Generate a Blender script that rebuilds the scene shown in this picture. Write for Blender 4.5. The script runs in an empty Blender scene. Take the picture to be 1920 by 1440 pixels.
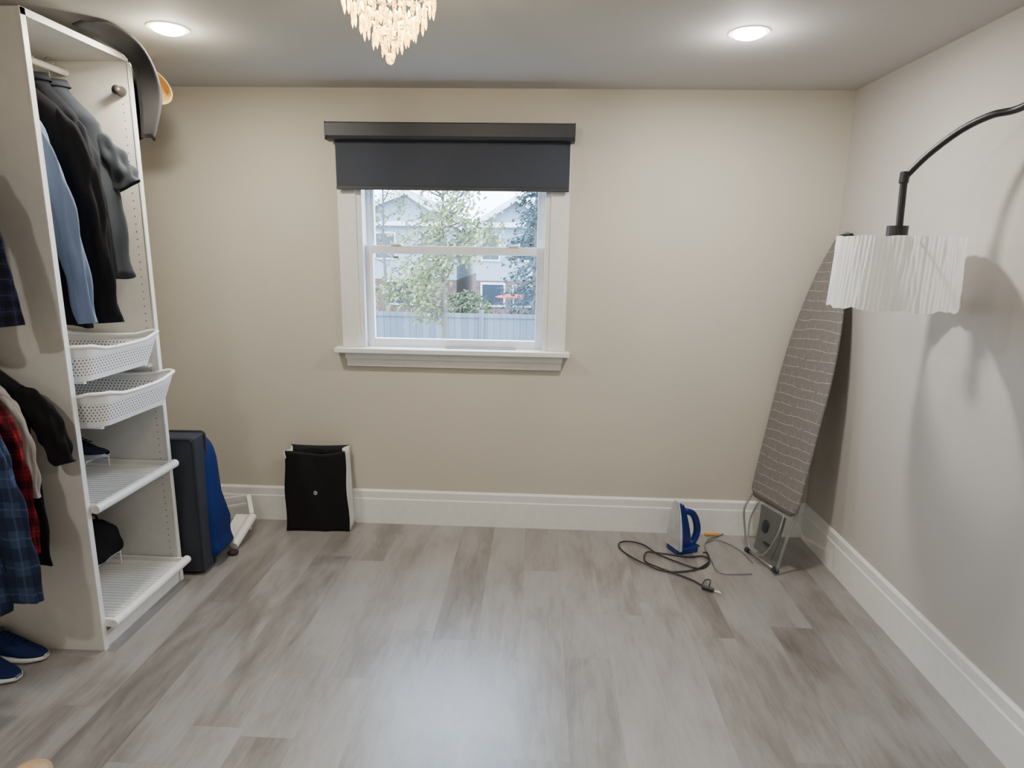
import bpy, bmesh, math, random
from mathutils import Vector, Matrix, Euler
random.seed(7)
PI=math.pi
C=bpy.context.scene.collection
# ------------------------------------------------------------------ camera
F=1187.0
CAM=Vector((0,0,1.6))
RM=(Matrix.Rotation(math.radians(2.4),3,'Z')@Matrix.Rotation(math.radians(90-12.1),3,'X')@Matrix.Rotation(math.radians(0.93),3,'Z'))
cd=bpy.data.cameras.new('camera'); cam=bpy.data.objects.new('camera',cd); C.objects.link(cam)
cam.matrix_world=Matrix.Translation(CAM)@RM.to_4x4()
cd.sensor_width=36; cd.sensor_fit='HORIZONTAL'; cd.lens=F/1920*36; cd.clip_start=0.02; cd.clip_end=300
bpy.context.scene.camera=cam
def ray(px,py): return RM@Vector(((px-960)/F,(720-py)/F,-1))
def atZ(px,py,z=0.0):
    d=ray(px,py); return CAM+d*((z-CAM.z)/d.z)
def atY(px,py,y):
    d=ray(px,py); return CAM+d*(y/d.y)
# ------------------------------------------------------------------ node helper
class NT:
    def __init__(s,name,tree=None):
        s.mat=bpy.data.materials.new(name); s.mat.use_nodes=True
        s.t=s.mat.node_tree; s.n=s.t.nodes; s.b=s.n.get('Principled BSDF'); s.out=s.n.get('Material Output')
    def new(s,typ,**k):
        n=s.n.new(typ)
        for a,v in k.items(): setattr(n,a,v)
        return n
    def put(s,sock,v):
        if isinstance(v,bpy.types.NodeSocket): s.t.links.new(v,sock)
        elif v is not None:
            if hasattr(sock.default_value,'__len__') and not hasattr(v,'__len__'): v=(v,)*len(sock.default_value)
            if hasattr(v,'__len__') and len(sock.default_value)==4 and len(v)==3: v=tuple(v)+(1,)
            sock.default_value=v
    def m(s,op,a,b=None,c=None):
        n=s.new('ShaderNodeMath',operation=op)
        s.put(n.inputs[0],a); s.put(n.inputs[1],b); 
        if c is not None: s.put(n.inputs[2],c)
        return n.outputs[0]
    def xyz(s,which='Object'):
        tc=s.new('ShaderNodeTexCoord'); sp=s.new('ShaderNodeSeparateXYZ'); s.t.links.new(tc.outputs[which],sp.inputs[0])
        return sp.outputs[0],sp.outputs[1],sp.outputs[2]
    def co(s,which='Object'):
        return s.new('ShaderNodeTexCoord').outputs[which]
    def comb(s,x,y,z):
        n=s.new('ShaderNodeCombineXYZ'); s.put(n.inputs[0],x); s.put(n.inputs[1],y); s.put(n.inputs[2],z); return n.outputs[0]
    def noise(s,vec,scale,detail=3,rough=.5,dist=0):
        n=s.new('ShaderNodeTexNoise'); s.put(n.inputs['Vector'],vec); s.put(n.inputs['Scale'],scale)
        s.put(n.inputs['Detail'],detail); s.put(n.inputs['Roughness'],rough); s.put(n.inputs['Distortion'],dist); return n.outputs[0]
    def ramp(s,f,stops):
        n=s.new('ShaderNodeValToRGB'); s.put(n.inputs[0],f); e=n.color_ramp.elements
        while len(e)<len(stops): e.new(.5)
        for i,(p,c) in enumerate(stops):
            e[i].position=p; e[i].color=tuple(c)+(1,) if len(c)==3 else c
        return n.outputs[0]
    def mix(s,f,a,b,bt='MIX'):
        n=s.new('ShaderNodeMix',data_type='RGBA',blend_type=bt); s.put(n.inputs[0],f); s.put(n.inputs[6],a); s.put(n.inputs[7],b); return n.outputs[2]
    def bump(s,h,strength=.2,dist=.01):
        n=s.new('ShaderNodeBump'); s.put(n.inputs['Height'],h); n.inputs['Strength'].default_value=strength; n.inputs['Distance'].default_value=dist
        s.t.links.new(n.outputs[0],s.b.inputs['Normal'])
    def set(s,**k):
        for a,v in k.items(): s.put(s.b.inputs[a.replace('_',' ')],v)
def M(name,col,rough=.5,metal=0,var=.08,scale=25,bump=.0,bs=200,**k):
    t=NT(name); nz=t.noise(t.co(),scale,3)
    c2=tuple(max(0,x*(1-var*2)) for x in col); c1=tuple(min(1,x*(1+var)) for x in col)
    t.put(t.b.inputs['Base Color'],t.ramp(nz,[(.3,c2),(.7,c1)]))
    t.set(Roughness=rough,Metallic=metal)
    if bump: t.bump(t.noise(t.co(),bs,3),bump,.002)
    for a,v in k.items(): t.put(t.b.inputs[a.replace('_',' ')],v)
    return t.mat
# ------------------------------------------------------------------ object helpers
def obj(name,bm,mat,parent=None,smooth=False,bevel=0,seg=2,solid=0,sub=0,angle=40):
    me=bpy.data.meshes.new(name)
    bmesh.ops.recalc_face_normals(bm,faces=bm.faces[:])
    bm.to_mesh(me); bm.free()
    o=bpy.data.objects.new(name,me); C.objects.link(o)
    if mat: me.materials.append(mat)
    if parent is not None: o.parent=parent
    if smooth:
        for p in me.polygons: p.use_smooth=True
    if solid:
        md=o.modifiers.new('solid','SOLIDIFY'); md.thickness=solid; md.offset=0
    if sub:
        md=o.modifiers.new('sub','SUBSURF'); md.levels=sub; md.render_levels=sub
    if bevel:
        md=o.modifiers.new('bevel','BEVEL'); md.width=bevel; md.segments=seg; md.limit_method='ANGLE'; md.angle_limit=math.radians(angle)
        for p in me.polygons: p.use_smooth=True
        md.harden_normals=True
    return o
def thing(name,label,cat,loc=(0,0,0),rotz=0,group=None,mat=None):
    o=bpy.data.objects.new(name,None); C.objects.link(o); o.empty_display_size=.05
    if mat is not None: o.matrix_world=mat
    else: o.location=loc; o.rotation_euler=(0,0,rotz)
    o['label']=label; o['category']=cat
    if group: o['group']=group
    return o
def tag(o,label,cat,group=None,kind=None):
    o['label']=label; o['category']=cat
    if group: o['group']=group
    if kind: o['kind']=kind
    return o
def struct(o,label=None):
    o['kind']='structure'
    if label: o['label']=label
    return o
def bx(bm,x0,x1,y0,y1,z0,z1):
    v=[bm.verts.new((x,y,z)) for x in (x0,x1) for y in (y0,y1) for z in (z0,z1)]
    for f in ((0,1,3,2),(4,6,7,5),(0,4,5,1),(2,3,7,6),(0,2,6,4),(1,5,7,3)): bm.faces.new([v[i] for i in f])
    return bm
def B(*b):
    bm=bmesh.new()
    for q in b: bx(bm,*q)
    return bm
def rings(bm,rs,close=True,cap0=True,cap1=True):
    vs=[[bm.verts.new(p) for p in r] for r in rs]
    n=len(rs[0])
    for a,b in zip(vs,vs[1:]):
        for i in range(n if close else n-1):
            bm.faces.new((a[i],a[(i+1)%n],b[(i+1)%n],b[i]))
    if cap0 and close: bm.faces.new(vs[0][::-1])
    if cap1 and close: bm.faces.new(vs[-1])
    return bm
def spline(pts,n=6):
    pts=[Vector(p) for p in pts]; out=[]
    for i in range(len(pts)-1):
        p0=pts[max(i-1,0)];p1=pts[i];p2=pts[i+1];p3=pts[min(i+2,len(pts)-1)]
        for k in range(n):
            t=k/n
            out.append(.5*((2*p1)+(-p0+p2)*t+(2*p0-5*p1+4*p2-p3)*t*t+(-p0+3*p1-3*p2+p3)*t**3))
    out.append(pts[-1]); return out
def tube(bm,pts,r,seg=8,closed=False):
    pts=[Vector(p) for p in pts]; rs=[]; n=len(pts); up=Vector((0,0,1)); prev=None
    for i,p in enumerate(pts):
        if closed: d=(pts[(i+1)%n]-pts[i-1])
        else: d=(pts[min(i+1,n-1)]-pts[max(i-1,0)])
        d.normalize()
        if prev is None:
            a=d.cross(up) if abs(d.z)<.95 else d.cross(Vector((1,0,0)))
        else: a=prev-d*prev.dot(d)
        a.normalize(); b=d.cross(a); prev=a
        rr=r[i] if isinstance(r,(list,tuple)) else r
        rs.append([p+a*math.cos(2*PI*k/seg)*rr+b*math.sin(2*PI*k/seg)*rr for k in range(seg)])
    if closed:
        vs=[[bm.verts.new(q) for q in R_] for R_ in rs]
        for i in range(n):
            A=vs[i];Bb=vs[(i+1)%n]
            for k in range(seg): bm.faces.new((A[k],A[(k+1)%seg],Bb[(k+1)%seg],Bb[k]))
    else: rings(bm,rs)
    return bm
def T(*segs,r=.004,seg=8):
    bm=bmesh.new()
    for s in segs: tube(bm,s,r,seg)
    return bm
def lathe(bm,prof,c=(0,0,0),seg=24,axis='Z',cap=True):
    rs=[]
    for r,z in prof:
        r=max(r,1e-4); row=[]
        for k in range(seg):
            a=2*PI*k/seg; x=r*math.cos(a); y=r*math.sin(a)
            if axis=='Z': p=(x,y,z)
            elif axis=='Y': p=(x,z,y)
            else: p=(z,x,y)
            row.append(Vector(c)+Vector(p))
        rs.append(row)
    return rings(bm,rs,cap0=cap,cap1=cap)
def sell(bm,c,h,e=3.5,nu=28,nv=16,fn=None):
    def sp(v,p): return math.copysign(abs(v)**p,v)
    q=2/e; rs=[]
    for j in range(nv+1):
        ph=-PI/2+PI*j/nv; ph=max(min(ph,PI/2-.02),-PI/2+.02)
        row=[]
        for i in range(nu):
            th=2*PI*i/nu
            p=Vector((h[0]*sp(math.cos(ph),q)*sp(math.cos(th),q),h[1]*sp(math.cos(ph),q)*sp(math.sin(th),q),h[2]*sp(math.sin(ph),q)))
            if fn: p=fn(p)
            row.append(Vector(c)+p)
        rs.append(row)
    return rings(bm,rs)
def copyobj(o,parent=None,loc=None):
    c=o.copy(); C.objects.link(c)
    if parent is not None: c.parent=parent
    if loc is not None: c.location=loc
    return c
# ------------------------------------------------------------------ materials
def wallmat(name,col,gr=.06):
    t=NT(name); co=t.co()
    c0=t.mix(t.noise(co,1.3,3),tuple(c*.96 for c in col),tuple(min(1,c*1.03) for c in col))
    t.put(t.b.inputs['Base Color'],t.mix(t.m('MULTIPLY',t.noise(co,140,3,.7),gr*4),c0,tuple(c*.72 for c in col)))
    t.set(Roughness=.75); t.bump(t.noise(co,260,3),.22,.002); return t.mat
WALL=wallmat('wall_paint',(.565,.53,.455)); CEIL=wallmat('ceiling_paint',(.53,.51,.495))
WALLR=wallmat('right_wall_shaded_paint',(.51,.485,.455))  # wall beige, with this side's greyer, dimmer light put into the colour
TRIM=M('white_trim_paint',(.78,.78,.76),.4,var=.02)
WHITE=M('white_laminate',(.78,.78,.76),.45,var=.03)
PANELW=M('wardrobe_laminate',(.68,.66,.62),.5,var=.02)
VINYL=M('white_vinyl',(.82,.84,.87),.35,var=.02)
BLK=M('black_metal',(.012,.012,.013),.4,var=.05)
BLKP=M('black_plastic',(.02,.02,.022),.45)
BLIND=M('charcoal_blind_fabric',(.034,.041,.058),.8,var=.02,bump=.3,bs=600)
BLINDC=M('charcoal_blind_cassette',(.024,.026,.034),.5,var=.02)
GREYM=M('grey_metal',(.30,.31,.31),.35,.6)
CHROME=M('chrome',(.6,.6,.6),.2,1)
def glass():
    t=NT('window_glass'); tr=t.new('ShaderNodeBsdfTransparent'); gl=t.new('ShaderNodeBsdfGlossy'); gl.inputs['Roughness'].default_value=.02
    tr.inputs[0].default_value=(.95,.98,1,1)
    mx=t.new('ShaderNodeMixShader'); mx.inputs[0].default_value=.05
    t.t.links.new(tr.outputs[0],mx.inputs[1]); t.t.links.new(gl.outputs[0],mx.inputs[2]); t.t.links.new(mx.outputs[0],t.out.inputs[0]); return t.mat
GLASS=glass()
def floormat():
    t=NT('grey_vinyl_planks'); x,y,z=t.xyz(); PW=.182; PL=1.22
    xr=t.m('DIVIDE',t.m('ADD',x,.05),PW); r=t.m('FLOOR',xr)
    w1=t.new('ShaderNodeTexWhiteNoise',noise_dimensions='1D'); t.put(w1.inputs['W'],r)
    yr=t.m('DIVIDE',t.m('ADD',y,t.m('MULTIPLY',w1.outputs['Value'],PL)),PL); c=t.m('FLOOR',yr)
    w2=t.new('ShaderNodeTexWhiteNoise',noise_dimensions='2D'); t.put(w2.inputs['Vector'],t.comb(r,c,0)); idv=w2.outputs['Value']
    def seam(f,w,lim):
        fr=t.m('FRACT',f); d=t.m('MULTIPLY',t.m('MINIMUM',fr,t.m('SUBTRACT',1,fr)),w)
        return t.m('LESS_THAN',d,lim)
    sm=t.m('MAXIMUM',seam(xr,PW,.0008),seam(yr,PL,.0010))
    gv=t.comb(t.m('ADD',t.m('MULTIPLY',x,1),t.m('MULTIPLY',idv,13)),t.m('MULTIPLY',y,.12),t.m('MULTIPLY',idv,7))
    g=t.noise(gv,46,7,.75,.3)
    bv=t.comb(t.m('ADD',t.m('MULTIPLY',x,2.2),t.m('MULTIPLY',idv,31)),t.m('MULTIPLY',y,.8),idv)
    b=t.noise(bv,2.2,4,.55,.6)
    f=t.m('ADD',t.m('ADD',t.m('MULTIPLY',g,.38),t.m('MULTIPLY',b,.62)),t.m('MULTIPLY',t.m('SUBTRACT',idv,.5),.14))
    col=t.ramp(f,[(.32,(.105,.090,.080)),(.43,(.178,.160,.147)),(.53,(.245,.230,.220)),(.70,(.315,.305,.300))])
    vo=t.new('ShaderNodeTexVoronoi'); t.put(vo.inputs['Vector'],t.comb(t.m('MULTIPLY',x,3.0),t.m('MULTIPLY',y,1.7),0)); vo.inputs['Scale'].default_value=1.0
    kn=t.ramp(vo.outputs['Distance'],[(.015,(1,1,1)),(.06,(0,0,0))])
    col=t.mix(t.m('MULTIPLY',kn,.55),col,(.06,.045,.035))
    col=t.mix(t.m('MULTIPLY',sm,.30),col,(.08,.065,.055))
    t.put(t.b.inputs['Base Color'],col)
    t.put(t.b.inputs['Roughness'],t.m('ADD',.32,t.m('MULTIPLY',g,.20))); t.put(t.b.inputs['Specular IOR Level'],.9)
    t.set(Coat_Weight=.8,Coat_Roughness=.33,Coat_IOR=1.65)
    t.bump(t.m('SUBTRACT',g,t.m('MULTIPLY',sm,1.5)),.10,.002); return t.mat
FLOOR=floormat()
def fabric(name,col,rough=.9,var=.12):
    t=NT(name); co=t.co()
    t.put(t.b.inputs['Base Color'],t.mix(t.noise(co,9,4),tuple(c*(1-var) for c in col),tuple(min(1,c*(1+var)) for c in col)))
    t.set(Roughness=rough); t.put(t.b.inputs['Specular IOR Level'],.2); t.bump(t.noise(co,500,2),.25,.002); return t.mat
def plaid(name,base,c1,c2,per=.06,fine=.7):
    t=NT(name); x,y,z=t.xyz()
    def band(v,off,w):
        fr=t.m('FRACT',t.m('ADD',t.m('DIVIDE',v,per),off)); return t.m('LESS_THAN',fr,w)
    xx=t.m('ADD',t.m('ADD',x,t.m('MULTIPLY',y,.9)),t.m('MULTIPLY',t.noise(t.co(),5,2),.03)); zz=t.m('ADD',z,t.m('MULTIPLY',t.noise(t.co(),4,2),.04))
    col=t.mix(t.m('MULTIPLY',band(xx,0,.45),.65),base,c1); col=t.mix(t.m('MULTIPLY',band(zz,0,.45),.65),col,c1)
    col=t.mix(t.m('MULTIPLY',band(xx,.3,.07),fine),col,c2); col=t.mix(t.m('MULTIPLY',band(zz,.3,.07),fine),col,c2)
    t.put(t.b.inputs['Base Color'],col); t.set(Roughness=.9); t.put(t.b.inputs['Specular IOR Level'],.2); return t.mat
# ------------------------------------------------------------------ room
XL,XR,YB,YF,H=-2.315,1.545,3.463,-1.0,2.395
struct(obj('floor',B((XL-.12,XR+.12,YF-.12,YB+.12,-.12,0)),FLOOR),'grey wood-look plank floor')
struct(obj('ceiling',B((XL-.12,XR+.12,YF-.12,YB+.12,H,H+.12)),CEIL),'plain grey painted ceiling')
OX0,OX1,OZ0,OZ1=-.972,.028,1.03,2.13
struct(obj('wall_back',B((XL-.12,OX0,YB,YB+.14,0,H),(OX1,XR+.12,YB,YB+.14,0,H),(OX0,OX1,YB,YB+.14,0,OZ0),(OX0,OX1,YB,YB+.14,OZ1,H)),WALL),'beige wall with the window')
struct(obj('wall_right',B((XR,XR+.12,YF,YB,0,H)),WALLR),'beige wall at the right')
struct(obj('wall_left',B((XL-.12,XL,YF,YB,0,H)),WALL),'beige wall behind the wardrobe')
struct(obj('wall_front',B((XL,XR,YF-.12,YF,0,H)),WALL))
def baseb(name,p0,p1,nrm):
    prof=[(0,0),(.017,0),(.017,.15),(.013,.157),(.013,.196),(.006,.207),(0,.207)]
    bm=bmesh.new(); r=[]
    for p in (p0,p1): r.append([Vector((p[0]+nrm[0]*a,p[1]+nrm[1]*a,b)) for a,b in prof])
    rings(bm,r); return struct(obj(name,bm,TRIM),'tall white baseboard')
baseb('baseboard_back',(XL,YB),(XR,YB),(0,-1)); baseb('baseboard_right',(XR,YB),(XR,YF),(-1,0)); baseb('baseboard_left',(XL,YF),(XL,YB),(1,0))
# ------------------------------------------------------------------ window
win=bpy.data.objects.new('window_1',None); C.objects.link(win); win.location=(-.47,YB,1.04); struct(win,'white double-hung window with wide casing')
wp=lambda n,bm,m,par=win,**k:(lambda o:(setattr(o,'matrix_parent_inverse',Matrix.Translation(-win.location)) if par==win else None,o)[1])(obj(n,bm,m,par,**k))
wp('window_casing',B((-1.088,-.99,YB-.022,YB,1.05,2.19),(-1.0,OX0+.012,YB-.014,YB,1.05,2.14),(.045,.143,YB-.022,YB,1.05,2.19),(OX1-.012,.055,YB-.014,YB,1.05,2.14),(-1.088,.143,YB-.0225,YB,2.12,2.20)),TRIM,bevel=.003)
wp('window_jamb',B((OX0,OX0+.012,YB-.002,YB+.14,OZ0,OZ1),(OX1-.012,OX1,YB-.002,YB+.14,OZ0,OZ1),(OX0,OX1,YB,YB+.14,OZ0,OZ0+.012),(OX0,OX1,YB,YB+.14,OZ1-.012,OZ1)),VINYL)
wp('window_sill',B((-1.125,.168,YB-.07,YB+.02,1.022,1.05)),TRIM,bevel=.005)
wp('sill_apron',B((-1.075,.13,YB-.035,YB,.985,1.022),(-1.07,.125,YB-.022,YB,.942,.99)),TRIM,bevel=.004)
def sash(name,x0,x1,z0,z1,y,fw,bw,tw):
    s=wp(name,B((x0,x0+fw,y,y+.035,z0,z1),(x1-fw,x1,y,y+.035,z0,z1),(x0+fw,x1-fw,y,y+.035,z0,z0+bw),(x0+fw,x1-fw,y,y+.035,z1-tw,z1)),VINYL,bevel=.003)
    obj('pane',B((x0+fw-.004,x1-fw+.004,y+.014,y+.018,z0+bw-.004,z1-tw+.004)),GLASS,s)
    return s
sash('upper_sash',OX0+.03,OX1-.03,1.56,OZ1-.015,YB+.078,.022,.04,.04)
sash('lower_sash',OX0+.012,OX1-.012,1.045,1.605,YB+.03,.04,.05,.04)
wp('side_track',B((OX0+.012,OX0+.034,YB+.07,YB+.12,1.6,OZ1-.012),(OX1-.034,OX1-.012,YB+.07,YB+.12,1.6,OZ1-.012)),VINYL)
for sx in (-.79,-.15): wp('sash_lock',B((sx-.03,sx+.03,YB+.02,YB+.05,1.605,1.617)),VINYL,bevel=.003)
for sx in (-.79,-.15): wp('tilt_latch',B((sx-.014,sx+.014,YB+.022,YB+.032,1.535,1.548)),GREYM,bevel=.002)
wp('crank_cover',B((-.52,-.13,YB-.01,YB+.022,1.05,1.056)),GREYM,bevel=.002)
# blind
bl=thing('roller_blind','charcoal roller blind covering the top of the window','blind',(-.477,YB-.05,2.21))
def loc(o,par): o.matrix_parent_inverse=Matrix.Translation(-par.location); return o
bm=bmesh.new(); prof=[(0,0),(-.080,0),(-.087,-.006),(-.087,-.066),(-.079,-.080),(-.06,-.084),(0,-.084)]
rings(bm,[[Vector((x,YB-.022+a,2.212+b)) for a,b in prof] for x in (-1.108,.151)])
loc(obj('cassette',bm,BLINDC,bl),bl)
loc(obj('end_cap',B((-1.113,-1.108,YB-.109,YB-.022,2.126,2.214)),BLKP,bl,bevel=.002),bl)
loc(obj('end_cap',B((.151,.156,YB-.109,YB-.022,2.126,2.214)),BLKP,bl,bevel=.002),bl)
loc(obj('shade_fabric',B((-1.078,.135,YB-.052,YB-.050,1.905,2.13)),BLIND,bl),bl)
loc(obj('bottom_bar',B((-1.078,.135,YB-.058,YB-.044,1.887,1.907)),BLINDC,bl,bevel=.003),bl)
# ------------------------------------------------------------------ outside
LAWN=M('lawn',(.09,.12,.05),.9,var=.3,scale=2)
struct(obj('lawn',B((-60,60,YB+.3,120,-1.75,-1.6)),LAWN),'lawn outside')
def woodfence():
    t=NT('weathered_fence'); x,y,z=t.xyz(); fr=t.m('FRACT',t.m('DIVIDE',x,.14)); s=t.m('LESS_THAN',fr,.1)
    w=t.new('ShaderNodeTexWhiteNoise',noise_dimensions='1D'); t.put(w.inputs['W'],t.m('FLOOR',t.m('DIVIDE',x,.14)))
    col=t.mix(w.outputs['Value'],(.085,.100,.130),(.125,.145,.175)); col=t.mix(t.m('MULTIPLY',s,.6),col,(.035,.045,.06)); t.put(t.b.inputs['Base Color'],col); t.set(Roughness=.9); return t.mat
fn=thing('garden_fence','weathered grey vertical board fence seen through the window','fence',(-2,13.5,-1.6))
FW=woodfence(); ft=atY(850,586,13.5).z
for i in range(9):
    x0=-11+i*2.44
    loc(obj('fence_panel',B((x0+.05,x0+2.39,13.5,13.53,-1.55,ft-.06)),FW,fn),fn)
    loc(obj('fence_post',B((x0-.05,x0+.05,13.46,13.57,-1.6,ft+.06)),FW,fn),fn)
loc(obj('top_rail',B((-11,11,13.47,13.5,ft-.10,ft-.01)),FW,fn),fn)
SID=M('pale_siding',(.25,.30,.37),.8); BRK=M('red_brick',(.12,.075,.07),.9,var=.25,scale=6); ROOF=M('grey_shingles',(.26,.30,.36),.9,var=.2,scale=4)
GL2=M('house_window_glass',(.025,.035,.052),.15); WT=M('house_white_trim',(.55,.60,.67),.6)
def house(label,x0,x1,y,eave,peak,px,brick,wins):
    h=thing('house',label,'house',((x0+x1)/2,y,-1.6)); d=9
    loc(obj('brick_wall',B((x0,x1,y,y+d,-1.6,brick)),BRK,h),h)
    loc(obj('siding_wall',B((x0,x1,y+.03,y+d,brick,eave)),SID,h),h)
    bm=bmesh.new(); rings(bm,[[Vector((x0,yy,eave)),Vector((x1,yy,eave)),Vector((px,yy,peak))] for yy in (y+.03,y+d)]); loc(obj('gable',bm,SID,h),h)
    bm=bmesh.new(); b2=bmesh.new()
    for xa in (x0-.3,x1+.3):
        sl=(peak-eave)/(abs(px-(x0 if xa<px else x1))); za=peak-sl*abs(px-xa)
        rings(bm,[[Vector((xa,yy,za)),Vector((px,yy,peak)),Vector((px,yy,peak+.14)),Vector((xa,yy,za+.14))] for yy in (y-.4,y+d)])
        rings(b2,[[Vector((xa,yy,za-.12)),Vector((px,yy,peak-.12)),Vector((px,yy,peak+.12)),Vector((xa,yy,za+.12))] for yy in (y-.46,y-.41)])
    loc(obj('roof',bm,ROOF,h),h)
    bx(b2,x0-.25,x1+.25,y-.35,y,eave-.12,eave+.08)
    loc(obj('fascia',b2,WT,h),h)
    for (a,b,c,e) in wins:
        w=loc(obj('window',B((a-.08,b+.08,y-.06,y+.05,c-.08,e+.08)),WT,h),h)
        obj('pane',B((a,b,y-.08,y-.06,c,e)),GL2,w)
def hx(p,q=480,Y=27): return atY(p,q,Y).x
def hz(q,p=850,Y=27): return atY(p,q,Y).z
house('pale house with pointed gable outside, behind the evergreen',hx(893),hx(1045),27,hz(420),hz(372),hx(968),hz(525),[(hx(905),hx(945),hz(570),hz(532)),(hx(965),hx(1000),hz(570),hz(535)),(hx(905),hx(935),hz(485),hz(440)),(hx(975),hx(1000),hz(485),hz(440))])
house('pale house with gable outside, at the left of the window view',hx(620,Y=29),hx(856,Y=29),29,hz(420,Y=29),hz(362,Y=29),hx(765,Y=29),hz(525,Y=29),[(hx(725,Y=29),hx(775,Y=29),hz(570,Y=29),hz(530,Y=29)),(hx(705,Y=29),hx(740,Y=29),hz(485,Y=29),hz(440,Y=29)),(hx(790,Y=29),hx(830,Y=29),hz(485,Y=29),hz(440,Y=29))])
RED=fabric('red_umbrella_fabric',(.42,.05,.045))
uc=atY(960,551,17); pu=thing('patio_umbrella','red patio umbrella open beyond the fence','umbrella',(uc.x,17,-1.6))
bm=bmesh.new(); lathe(bm,[(.02,uc.z+.02+1.6),(.26,uc.z-.03+1.6),(.45,uc.z-.08+1.6),(.44,uc.z-.10+1.6),(.02,uc.z-.02+1.6)],seg=8); obj('canopy',bm,RED,pu)
obj('pole',T([(0,0,0),(0,0,uc.z+1.62)],r=.025),BLK,pu)
BARK=M('tree_bark',(.10,.09,.085),.9); LEAF=M('spring_leaves',(.19,.22,.095),.8,var=.3,scale=3); NEED=M('spruce_needles',(.04,.08,.095),.9,var=.25,scale=3)
def leafquad(bm,p,s):
    a=Vector((random.uniform(-1,1),random.uniform(-1,1),random.uniform(-1,1))).normalized(); b=a.orthogonal().normalized(); c=a.cross(b)
    v=[bm.verts.new(p+b*s*.5),bm.verts.new(p+c*s*.3),bm.verts.new(p-b*s*.5),bm.verts.new(p-c*s*.3)]; bm.faces.new(v)
def tree(label,px,Y,ztop,zlow,rad,nb,dense):
    b=atY(px,500,Y); t=thing('leafy_tree',label,'tree',(b.x,Y,-1.6)); bm=bmesh.new(); lf=bmesh.new()
    tube(bm,spline([(0,0,0),(.03,0,1.5),(-.02,0,(ztop+1.6)*.6),(.02,0,ztop+1.6)]),[.07-.06*i/18 for i in range(19)],6)
    for i in range(nb):
        z=zlow+(ztop-zlow)*(i/nb)+1.6; a=random.uniform(0,2*PI); L=rad*(1-.55*i/nb)*random.uniform(.6,1.1)
        e=Vector((math.cos(a)*L,math.sin(a)*L,z+L*.45)); s0=Vector((0,0,z)); mid=(s0+e)/2+Vector((0,0,-.05))
        tube(bm,spline([s0,mid,e],4),[.018-.0016*k for k in range(9)],5)
        for k in range(3):
            tpos=random.uniform(.3,1); p0=s0.lerp(e,tpos); e2=p0+Vector((random.uniform(-.4,.4),random.uniform(-.4,.4),random.uniform(-.1,.35)))
            tube(bm,[p0,e2],[.008,.003],4)
            for q in range(int(dense*(1 if i<nb*.5 else .45))): leafquad(lf,p0.lerp(e2,random.random())+Vector([random.gauss(0,.09) for _ in range(3)]),random.uniform(.05,.10))
    obj('trunk',bm,BARK,t); obj('foliage',lf,LEAF,t)
tree('young yellow-green leafy tree outside the middle of the window',832,10,3.3,.35,1.0,40,46)
tree('thin budding tree outside at the left of the window',722,16,4.2,.9,1.2,24,26)
bb=atY(876,560,20); t=thing('hedge_shrub','low green shrub between the two houses outside','shrub',(bb.x,20,-1.6)); lf=bmesh.new()
for q in range(1500):
    v=Vector([random.gauss(0,1) for _ in range(3)]).normalized()*random.uniform(.75,1); leafquad(lf,Vector((v.x*.95,v.y*.6,.95+v.z*.95)),random.uniform(.09,.16))
obj('foliage',lf,M('shrub_leaves',(.08,.11,.055),.9,var=.3,scale=3),t); obj('stem',T([(0,0,0),(0,0,1.1)],[(0,0,.2),(.3,0,1.0)],[(0,0,.2),(-.3,.1,1.0)],r=.03),BARK,t)
sb=atY(1005,480,15); t=thing('spruce_tree','dark spruce tree outside at the right of the window','tree',(sb.x,15,-1.6)); bm=bmesh.new(); nd=bmesh.new()
tube(bm,[(0,0,0),(0,0,6.2)],[.12,.02],6)
for i in range(46):
    z=1.2+i*.108; L=1.05*(1-i/52)+.1
    for k in range(6):
        a=random.uniform(0,2*PI); e=Vector((math.cos(a)*L,math.sin(a)*L,z-L*.25)); tube(bm,[(0,0,z),e],[.012,.004],4)
        for q in range(24):
            s=random.uniform(.2,1); leafquad(nd,Vector((0,0,z)).lerp(e,s)+Vector((random.gauss(0,.05),random.gauss(0,.05),random.uniform(-.16,.02))),random.uniform(.05,.12))
obj('trunk',bm,BARK,t); obj('needles',nd,NEED,t)
# ------------------------------------------------------------------ wardrobe
WX0,WX1,WY0,WY1,WZ=-2.29,-1.705,2.178,2.745,2.34
wd=thing('wardrobe','tall white open wardrobe without doors, holding clothes, baskets and shelves','wardrobe',(WX0/2+WX1/2,2.46,0))
def W(n,bm,m,par=wd,**k):
    o=obj(n,bm,m,par,**k)
    if par==wd: o.matrix_parent_inverse=Matrix.Translation(-wd.location)
    return o
W('side_panel',B((WX0,WX1-.002,WY0,WY0+.018,0,WZ)),PANELW); W('side_panel',B((WX0,WX1-.002,WY1-.018,WY1,0,WZ)),PANELW)
W('edge_band',B((WX1-.002,WX1+.003,WY0-.001,WY0+.022,0,WZ),(WX1-.002,WX1+.003,WY1-.022,WY1+.001,0,WZ),(WX1-.002,WX1+.003,WY0,WY1,WZ-.022,WZ+.001)),TRIM)
W('top_panel',B((WX0,WX1-.002,WY0+.018,WY1-.018,WZ-.018,WZ)),PANELW)
W('back_panel',B((WX0,WX0+.008,WY0+.018,WY1-.018,0,WZ-.018)),PANELW)
W('base_panel',B((WX0+.008,WX1-.002,WY0+.018,WY1-.018,.05,.068)),PANELW)
W('plinth',B((WX1-.02,WX1-.004,WY0+.018,WY1-.018,0,.05)),WHITE)
bm=bmesh.new()
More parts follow.
